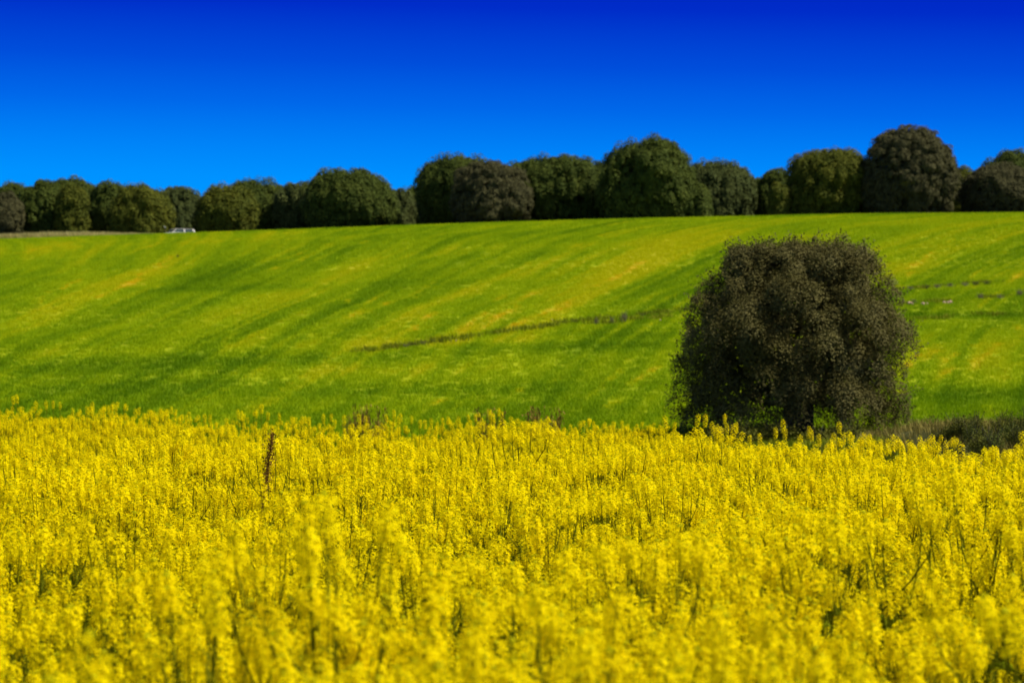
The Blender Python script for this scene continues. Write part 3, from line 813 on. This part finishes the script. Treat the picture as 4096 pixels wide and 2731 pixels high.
for zx, zy, rad, fw in [(960, 450, 0.42, 0.97), (880, 440, 0.3, 0.96), (1080, 470, 0.32, 0.97), (640, 640, 0.40, 0.97), (500, 740, 0.36, 0.95), (700, 700, 0.3, 1.0), (1150, 820, 0.38, 1.03), (1100, 640, 0.26, 0.98),
                        (1400, 620, 0.36, 0.97), (1480, 570, 0.30, 0.95), (1640, 720, 0.34, 0.90), (850, 830, 0.3, 1.0), (760, 1000, 0.3, 1.03), (1200, 240, 0.3, 0.9), (1380, 300, 0.32, 0.85), (1320, 130, 0.28, 0.5), (1450, 220, 0.26, 0.4),
                        (700, 220, 0.3, 0.5), (430, 520, 0.28, 0.5), (1620, 400, 0.28, 0.45), (1780, 700, 0.24, 0.05), (240, 1150, 0.2, 0.1), (280, 1230, 0.2, 0.1), (1700, 1160, 0.26, 0.3), (1700, 1240, 0.24, 0.3), (310, 900, 0.25, 0.3)]:
    z = ztop - (zy - 78) * pxm; x_ = (zx - 1010) * pxm
    l, rr_ = env(z); R = (rr_ if x_ > 0 else l)
    dp = (l + rr_) / 2 * math.sqrt(max(0.05, 1 - min(0.95, abs(x_) / R) ** 2))
    lob.append((np.array([x_, -dp * (fw + 0.07), z - 0.06]), rad * 1.12, np.array([x_ / R * 0.4, -0.45, 1.1])))
Q = []
for c, rad, n_ in lob:
    m = int(3900 * rad * rad + 60)
    n_ = unit(n_ + np.array([0, 0, 0.55]))
    d = unit(sphdirs(m, r) + n_ * 0.85)
    p = c + d * rad * (0.70 + 0.38 * r.rand(m)[:, None] ** 0.8) * np.array([1, 1, 1.2])
    Q.append(leaves(p, unit(d + np.array([0, 0, 0.65]) + r.normal(size=d.shape) * 0.30), np.full(m, 0.047), 0.6, r, d + np.array([0, 0, 0.7]) + r.normal(size=d.shape) * 0.4))
    for j in range(int(3 + 9 * rad)):              # upright leafy shoots
        d0 = unit(n_ + r.normal(size=3) * 0.55 + np.array([0, 0, 0.5]))
        ln = 0.12 + 0.20 * r.rand(); b0 = c + d0 * rad * 0.95
        tt = r.rand(9)[:, None]
        p = b0 + d0 * ln * tt + r.normal(size=(9, 3)) * 0.02
        Q.append(leaves(p, sphdirs(9, r), np.full(9, 0.052), 0.55, r, np.tile(d0, (9, 1)) + r.normal(size=(9, 3)) * 0.5))
n = 9000                                           # inner foliage
zz = 0.7 + (ztop - 1.1) * r.rand(n); a = r.rand(n) * 6.28
ll = np.array([env(z) for z in zz]); R = np.where(np.cos(a) > 0, ll[:, 1], ll[:, 0]) * np.sqrt(r.rand(n)) * 0.78
p = np.stack([np.cos(a) * R, np.sin(a) * R, zz], 1)
thin = r.rand(n) < 0.25 + 0.75 * sstep(0.5, 1.8, zz)
Q.append(leaves(p[thin], sphdirs(int(thin.sum()), r), np.full(int(thin.sum()), 0.16), 0.7, r))
q = np.concatenate(Q); q = q[np.min(q[:, :, 2], 1) > 0.02]
link_mesh('crown', q, None, [M['oak']], e)
link_mesh('trunk', np.concatenate([trunk_quads(3.4, 0.19, 2.0, r, 9), trunk_quads(2.8, 0.12, 1.6, r, 6) + np.array([0.35, 0.1, 0])]), None, [M['bark']], e)

# ------------------------------------------------------------------ scrub, dry grass, stones
def bush_kind(name, mat, seed, w_, h, n=900, leaf=0.05, sprig=14):
    r = rs(seed); dm = []
    for i in range(7):
        a = r.rand() * 6.28; dd = 0.5 * w_ * r.rand() * 0.6
        dm.append((np.array([math.cos(a) * dd, math.sin(a) * dd, h * (0.3 + 0.3 * r.rand())]), w_ * (0.18 + 0.14 * r.rand()), h * (0.28 + 0.14 * r.rand())))
    Q = []
    for c, ra, hz in dm:
        m = n // 7; d = sphdirs(m, r)
        p = c + d * np.array([ra, ra, hz]) * (0.5 + 0.55 * r.rand(m)[:, None]); p[:, 2] = np.abs(p[:, 2])
        Q.append(leaves(p, unit(d + r.normal(size=d.shape) * 0.7), np.full(m, leaf), 0.5, r, d + np.array([0, 0, 1.0])))
    st = []
    for i in range(sprig):
        a = r.rand() * 6.28; o_ = np.array([math.cos(a) * w_ * 0.42 * r.rand(), math.sin(a) * w_ * 0.42 * r.rand(), h * (0.8 + 0.3 * r.rand())])
        st += list(tube([[0, 0, 0], o_ * np.array([0.4, 0.4, 0.5]), o_], [0.012, 0.008, 0.003], 4))
        m = 16; tt = 0.55 + 0.45 * r.rand(m)[:, None]
        Q.append(leaves(o_ * tt + r.normal(size=(m, 3)) * 0.03, sphdirs(m, r), np.full(m, leaf), 0.5, r, np.tile([[0, 0, 1.0]], (m, 1)) + r.normal(size=(m, 3)) * 0.3))
    return (link_mesh('foliage', np.concatenate(Q), None, [mat], link=False), link_mesh('stems', np.array(st), None, [M['bark']], link=False))
KIND = {'grey': [bush_kind('grey', M['scrub_grey'], s, 1.0, 0.8) for s in (1, 2)], 'green': [bush_kind('green', M['scrub_green'], s, 1.0, 0.8) for s in (3, 4)],
        'dark': [bush_kind('dark', M['scrub_dark'], s, 1.0, 0.8, 1400) for s in (5, 6)]}
r = rs(71)
def put_bush(px, py, wpx, hpx, kind, label, group=None, xyz=None, name='shrub'):
    x, y, z = xyz if xyz else at(px, py)
    sc = y / FPX / 4
    e = empty(name, (x, y, z - 0.03), r.rand() * 6.28); e.scale = (wpx * sc, wpx * sc, hpx * sc / 0.8)
    tag(e, label, 'shrub', group)
    for src in KIND[kind][r.randint(0, 2)]:
        c = src.copy(); COL.objects.link(c); c.parent = e
# the lower terrace line, left of the oak
for px, py, wp, hp, kd in [(1545, 1398, 40, 14, 'green'), (1580, 1394, 44, 20, 'dark'), (1622, 1390, 50, 22, 'grey'), (1650, 1386, 52, 26, 'dark'), (1690, 1380, 50, 22, 'grey'), (1730, 1374, 44, 24, 'green'), (1765, 1368, 40, 20, 'green'), (1800, 1362, 36, 16, 'green')]:
    put_bush(px, py, wp, hp, kd, 'low mixed shrub in the left clump of the terrace line across the field', 'shrubs in the left clump of the terrace line')
for px, py, wp, hp, kd, lab in [(2385, 1300, 34, 38, 'grey', 'small grey shrub at the left end of the middle terrace scrub'), (2448, 1296, 36, 34, 'grey', 'grey shrub between the small one and the tallest of the middle terrace scrub'),
                                (2498, 1292, 52, 54, 'grey', 'tallest grey shrub of the middle terrace scrub left of the oak'), (2300, 1292, 44, 22, 'dark', 'dark green shrub at the start of the middle terrace scrub'),
                                (2570, 1268, 50, 20, 'green', 'low green shrub on the terrace line just left of the oak'), (2680, 1252, 50, 14, 'grey', 'low grey shrub on the terrace line touching the oak')]:
    put_bush(px, py, wp, hp, kd, lab)
# right of the oak
for px in (3640, 3705, 3750, 3800, 3860, 3905, 3945):
    put_bush(px, 1160 - (px - 3640) * 0.065, 52, 22, ('grey', 'green')[px % 2], 'low grey green shrub in the upper hedge line right of the oak', 'shrubs in the upper hedge line')
for px, py, wp, hp, lab in [(3612, 1218, 36, 26, 'grey shrub beside the pale stones nearest the oak'), (3655, 1215, 36, 24, 'grey shrub growing behind the row of pale stones'),
                            (3922, 1198, 44, 32, 'round grey shrub on the lower terrace line right of the stones'), (4000, 1195, 38, 24, 'small grey shrub between two rounder ones on the right terrace line'), (4080, 1185, 50, 34, 'grey shrub on the terrace line cut by the right edge')]:
    put_bush(px, py, wp, hp, 'grey', lab)
put_bush(710, 1032, 14, 18, 'dark', 'single tiny dark weed bush alone on the upper left hillside')
# twiggy bushes behind the far edge of the crop
def twig_kind(seed, n=95):
    r = rs(seed); st, Q = [], []
    for i in range(n):
        a = r.rand() * 6.28; s0 = np.array([math.cos(a), math.sin(a), 0]) * 0.25 * r.rand()
        o_ = s0 + np.array([math.cos(a) * 0.30 * r.rand(), math.sin(a) * 0.3 * r.rand(), 0.5 + 0.5 * r.rand() ** 1.5])
        st += list(tube([s0, (s0 + o_) / 2 + r.normal(size=3) * 0.03, o_], [0.012, 0.009, 0.004], 3))
        m = 30; tt = 0.25 + 0.75 * r.rand(m)[:, None]
        Q.append(leaves(s0 + (o_ - s0) * tt + r.normal(size=(m, 3)) * 0.025, sphdirs(m, r), np.full(m, 0.065), 0.4, r, np.tile([[0, 0, 1.0]], (m, 1))))
    return (link_mesh('foliage', np.concatenate(Q), None, [M['twig']], link=False), link_mesh('stems', np.array(st), None, [M['twig']], link=False))
TK = [twig_kind(s) for s in (81, 82)]
for px, py, wp, lab in [(1480, 1610, 120, 'brown twiggy bush at the crop edge, tallest and leftmost of three'), (1960, 1625, 130, 'faint brown twiggy bush at the crop edge, middle one of three'), (2170, 1620, 170, 'faint reddish twiggy bush at the crop edge, the one nearest the oak'),
                        (1400, 1640, 60, 'small sparse twiggy bush just left of the brown one at the crop edge')]:
    d = 49.0; x, y, zt = ray(px, py, d); z0 = float(ground(x, y))
    e = empty('twiggy_bush', (x, y, z0), r.rand() * 6); w_ = wp / 4 * d / FPX
    e.scale = (w_ * 1.3, w_ * 1.3, (zt - z0)); tag(e, lab, 'bush')
    for src in TK[r.randint(0, 2)]:
        c = src.copy(); COL.objects.link(c); c.parent = e
# the scrubby bank right of the oak
r = rs(91)
for i in range(30):
    y = 34.5 + 4.0 * r.rand(); px = 3610 + i * 19 + r.rand() * 20; x = (px / 4 - 512) / FPX * y
    kd = ('dark', 'dark', 'green', 'dark')[i % 4]
    put_bush(0, 0, 110 + 70 * r.rand(), 62 + 44 * r.rand() + i * 1.5, kd, 'dark tangled shrub on the shaded bank behind the crop at the right', 'shrubs on the bank right of the oak', (x, y, float(ground(x, y))))
n = 9500
y = 27 + 24 * r.rand(n) ** 1.4; x = 2.6 + 11.4 * r.rand(n)
keep = (y > limit(x, y) + 0.4) & ((y < 39) | (x > 3.7)) & (r.rand(n) < 0.35 + 0.65 * (1 - sstep(5.2, 6.0, x)))
x, y = x[keep], y[keep]; n = len(x)
dry = scatter('dry_grass', np.stack([x, y, ground(x, y)], 1), np.stack([np.zeros(n), np.zeros(n), r.rand(n) * 6.28], 1), 0.7 + 0.6 * r.rand(n), r.rand(n),
              [tuft('dry_tuft', M['dry'], 22, 0.15, 0.16, 0.008, s, 0.9) for s in (1, 2)])
tag(dry, 'dry brown grass on the bank at the foot of the oak', 'dry grass', kind='stuff')
for i in range(9):
    x = ox - 2.0 + 4.4 * (i + r.rand()) / 9; y = 56.6 + 1.4 * r.rand()
    put_bush(0, 0, 190 + 80 * r.rand(), 90 + 50 * r.rand(), 'dark', 'low dark shrub in the shade at the foot of the big oak', 'shrubs at the foot of the big oak', (x, y, float(ground(x, y))))
# dry verge beyond the crest at the left
n = 1500
y = 280 + 5 * r.rand(n); x = -62 + 42 * r.rand(n)
vg = scatter('verge_grass', np.stack([x, y, ground(x, y)], 1), np.stack([np.zeros(n), np.zeros(n), r.rand(n) * 6.28], 1), (1.0 + 0.6 * r.rand(n)) * (1.0 - 0.85 * sstep(-46, -30, x)) * 1.35, r.rand(n),
              [tuft('verge_tuft', M['verge'], 30, 0.34, 0.3, 0.03, s, 0.5) for s in (3, 4)])
tag(vg, 'strip of tall dry grass along the hill crest at the far left', 'dry grass', kind='stuff')
# dark weeds along the terrace lines
P = []
for (xa, ya), (xb, yb), m, wd in [((1430, 1412), (1840, 1355), 45, 0.18), ((1840, 1355), (2240, 1302), 40, 0.12), ((2240, 1298), (2790, 1240), 95, 0.16), ((2340, 1302), (2680, 1270), 40, 0.2), ((3560, 1165), (3990, 1128), 100, 0.2),
                                  ((3570, 1222), (4100, 1182), 60, 0.2), ((3600, 1282), (4100, 1258), 70, 0.25), ((3560, 1700), (3600, 1690), 20, 0.3)]:
    A, B = np.array(at(xa, ya)), np.array(at(xb, yb))
    tt = r.rand(m)[:, None]; p = A + (B - A) * tt
    for i in range(m):
        f = tt[i, 0]
        if vnoise(np.array([xa * 0.01 + f * 9.0]), np.array([ya * 0.013]), 55)[0] < 0.30: continue
        q_ = at(xa + (xb - xa) * f, ya + (yb - ya) * f)
        P.append([q_[0] + r.normal() * wd, q_[1] + r.normal() * wd])
for i in range(500):                               # rank growth under the oak
    P.append([ox + r.normal() * 1.5, oy - 1.0 + r.normal() * 1.6])
for i in range(900):
    P.append([ox - 2.6 + 6.0 * r.rand(), 52 + 6 * r.rand()])
for i in range(1100):                              # and on the bank in front of it
    P.append([2.8 + 2.8 * r.rand(), 33 + 19 * r.rand()])
P = np.array(P); n = len(P)
wd_ = scatter('weeds', np.stack([P[:, 0], P[:, 1], ground(P[:, 0], P[:, 1])], 1), np.stack([np.zeros(n), np.zeros(n), r.rand(n) * 6.28], 1), 0.7 + 0.7 * r.rand(n), r.rand(n),
              [tuft('weed_tuft', M['weed'], 26, 0.17, 0.22, 0.018, s, 0.5) for s in (5, 6)])
tag(wd_, 'dark green weeds growing along the terrace lines of the hillside', 'weeds', kind='stuff')
# pale stones
def stone_mesh(seed):
    r = rs(seed); n, m = 8, 5; q = []
    f = np.zeros((m + 1, n, 3))
    for i in range(m + 1):
        for j in range(n):
            a = j * 2 * PI / n; b = PI * i / m
            rad = 0.5 * (0.8 + 0.35 * r.rand()) if 0 < i < m else 0.5
            f[i, j] = [rad * math.sin(b) * math.cos(a), rad * math.sin(b) * math.sin(a), rad * 0.7 * math.cos(b) + 0.25]
    for i in range(m):
        for j in range(n): q.append([f[i, j], f[i + 1, j], f[i + 1, (j + 1) % n], f[i, (j + 1) % n]])
    return link_mesh('stone', np.array(q), None, [M['stone']], link=False)
SK = [stone_mesh(s) for s in (1, 2, 3)]
for px, py, wp, lab in [(3638, 1219, 30, 'long pale stone nearest the oak on the right terrace line'), (3690, 1219, 22, 'pale stone, second from the oak on the right terrace line'), (3706, 1218, 16, 'small pale stone close beside the second stone from the oak'),
                        (3775, 1213, 18, 'pale stone, third from the right end of the stone row'), (3790, 1212, 14, 'smallest pale stone near the right end of the stone row'), (3800, 1211, 20, 'pale stone at the right end of the stone row'),
                        (2208, 1281, 8, 'tiny pale stone alone in the yellowed part of the field'), (2640, 1282, 8, 'tiny orange stone left of the oak under the terrace scrub'), (1825, 1366, 8, 'tiny pale stone at the right end of the left terrace clump')]:
    x, y, z = at(px, py); s = wp * y / FPX / 4
    o = SK[r.randint(0, 3)].copy(); COL.objects.link(o); o.location = (x, y - 0.15, z - 0.02); o.rotation_euler = (0, 0, r.rand() * 6)
    o.scale = (s, s * 0.8, s * 0.62 + 0.1); tag(o, lab, 'stone')

# ------------------------------------------------------------------ the white car beyond the crest
def prism(prof, y0, y1):
    """side profile (x,z) extruded across y: quads only (side caps as fans of quads to the centroid line)"""
    n = len(prof); q = []
    for i in range(n):
        a, b = prof[i], prof[(i + 1) % n]
        q.append([[a[0], y0, a[1]], [b[0], y0, b[1]], [b[0], y1, b[1]], [a[0], y1, a[1]]])
    c = np.mean(np.array(prof), 0)
    for yy in (y0, y1):
        for i in range(n):
            a, b = prof[i], prof[(i + 1) % n]
            q.append([[c[0], yy, c[1]], [a[0], yy, a[1]], [(a[0] + b[0]) / 2, yy, (a[1] + b[1]) / 2], [b[0], yy, b[1]]])
    return np.array(q)
dcar = 286.5
xa, _, zr = ray(680, 907, dcar); xb = ray(757, 907, dcar)[0]
cx = (xa + xb) / 2
zg = float(ground(cx, dcar))
e = empty('car', (cx - 0.15, dcar, zr - 1.46 * 0.76 - 0.17), math.radians(36)); e.scale = (0.76,) * 3
tag(e, 'white car with dark windows parked behind the hill crest below the pines', 'car')
body = prism([(-2.1, 0.35), (2.05, 0.35), (2.12, 0.6), (2.1, 0.92), (1.0, 0.98), (-1.1, 1.0), (-2.0, 0.85), (-2.15, 0.6)], -0.86, 0.86)
link_mesh('body', body, None, [M['white_paint']], e)
q = [prism([(-0.75, 1.42), (-0.6, 1.46), (1.6, 1.46), (1.75, 1.42)], -0.70, 0.70)]
for sx0, sx1, wd in ((-1.35, -0.70, 0.10), (0.42, 0.42, 0.17), (1.98, 1.70, 0.26)):
    for yy in (-1, 1):
        for k_ in (0,):
            b0, b1 = yy * 0.82, yy * 0.68
            q.append(np.array([[[sx0, b0, 0.95], [sx0 + wd, b0, 0.95], [sx1 + wd, b1, 1.44], [sx1, b1, 1.44]], [[sx0, b0 * 0.94, 0.95], [sx0 + wd, b0 * 0.94, 0.95], [sx1 + wd, b1 * 0.94, 1.44], [sx1, b1 * 0.94, 1.44]]]))
link_mesh('roof', np.concatenate(q), None, [M['white_paint']], e)
for yy in (-1, 1):
    for xa_, xb_, xc_, xd_ in ((-1.25, 0.42, 0.42, -0.62), (0.59, 1.98, 1.70, 0.59)):
        link_mesh('window', np.array([[[xa_, yy * 0.80, 0.97], [xb_, yy * 0.80, 0.97], [xc_, yy * 0.67, 1.42], [xd_, yy * 0.67, 1.42]]]), None, [M['glass_dark']], e)
link_mesh('windscreen', np.array([[[-1.32, -0.78, 0.98], [-1.32, 0.78, 0.98], [-0.72, 0.66, 1.42], [-0.72, -0.66, 1.42]]]), None, [M['glass_dark']], e)
link_mesh('rear_window', np.array([[[2.14, -0.70, 0.98], [2.14, 0.70, 0.98], [1.80, 0.60, 1.40], [1.80, -0.60, 1.40]]]), None, [M['glass_dark']], e)
for wx in (-1.3, 1.35):
    for yy in (-0.80, 0.80):
        a = np.linspace(0, 2 * PI, 17)
        tq = []
        for i in range(16):
            for r0, r1, y0, y1 in ((0.31, 0.31, -0.1, 0.1), (0.31, 0.2, 0.1, 0.1), (0.31, 0.2, -0.1, -0.1)):
                P0 = lambda an, rr, y_: [math.cos(an) * rr, y_, math.sin(an) * rr]
                tq.append([P0(a[i], r0, y0), P0(a[i + 1], r0, y0), P0(a[i + 1], r1, y1), P0(a[i], r1, y1)])
        wl = link_mesh('wheel', np.array(tq), None, [M['rubber']], e); wl.location = (wx, yy, 0.31)
        rq = []
        for i in range(16):
            for y_ in (-0.08, 0.08): rq.append([[0, y_ * 1.1, 0], [math.cos(a[i]) * 0.2, y_, math.sin(a[i]) * 0.2], [math.cos((a[i] + a[i + 1]) / 2) * 0.2, y_, math.sin((a[i] + a[i + 1]) / 2) * 0.2], [math.cos(a[i + 1]) * 0.2, y_, math.sin(a[i + 1]) * 0.2]])
        link_mesh('rim', np.array(rq), None, [M['steel']], wl)
for yy in (-0.62, 0.62):
    link_mesh('headlight', box((-2.07, yy, 0.72), (0.16, 0.32, 0.14)), None, [M['lamp_glass']], e)
    link_mesh('tail_light', box((2.10, yy * 1.18, 0.78), (0.08, 0.18, 0.22)), None, [M['lamp_red']], e)
# the small pale board on a stake left of the car
x, y, z = ray(659, 906, 285.5)
zg = float(ground(x, y))
e = empty('marker_stake', (x, y, zg)); tag(e, 'tiny tilted white board on a stake left of the white car', 'stake')
hh = max(0.4, z - zg)
link_mesh('stake', box((0, 0, hh / 2), (0.05, 0.05, hh)), None, [M['bark']], e)
b = link_mesh('board', box((0, 0, 0), (0.22, 0.03, 0.10)), None, [M['white_paint']], e); b.location = (0, -0.05, hh); b.rotation_euler = (0, 0.85, 0)
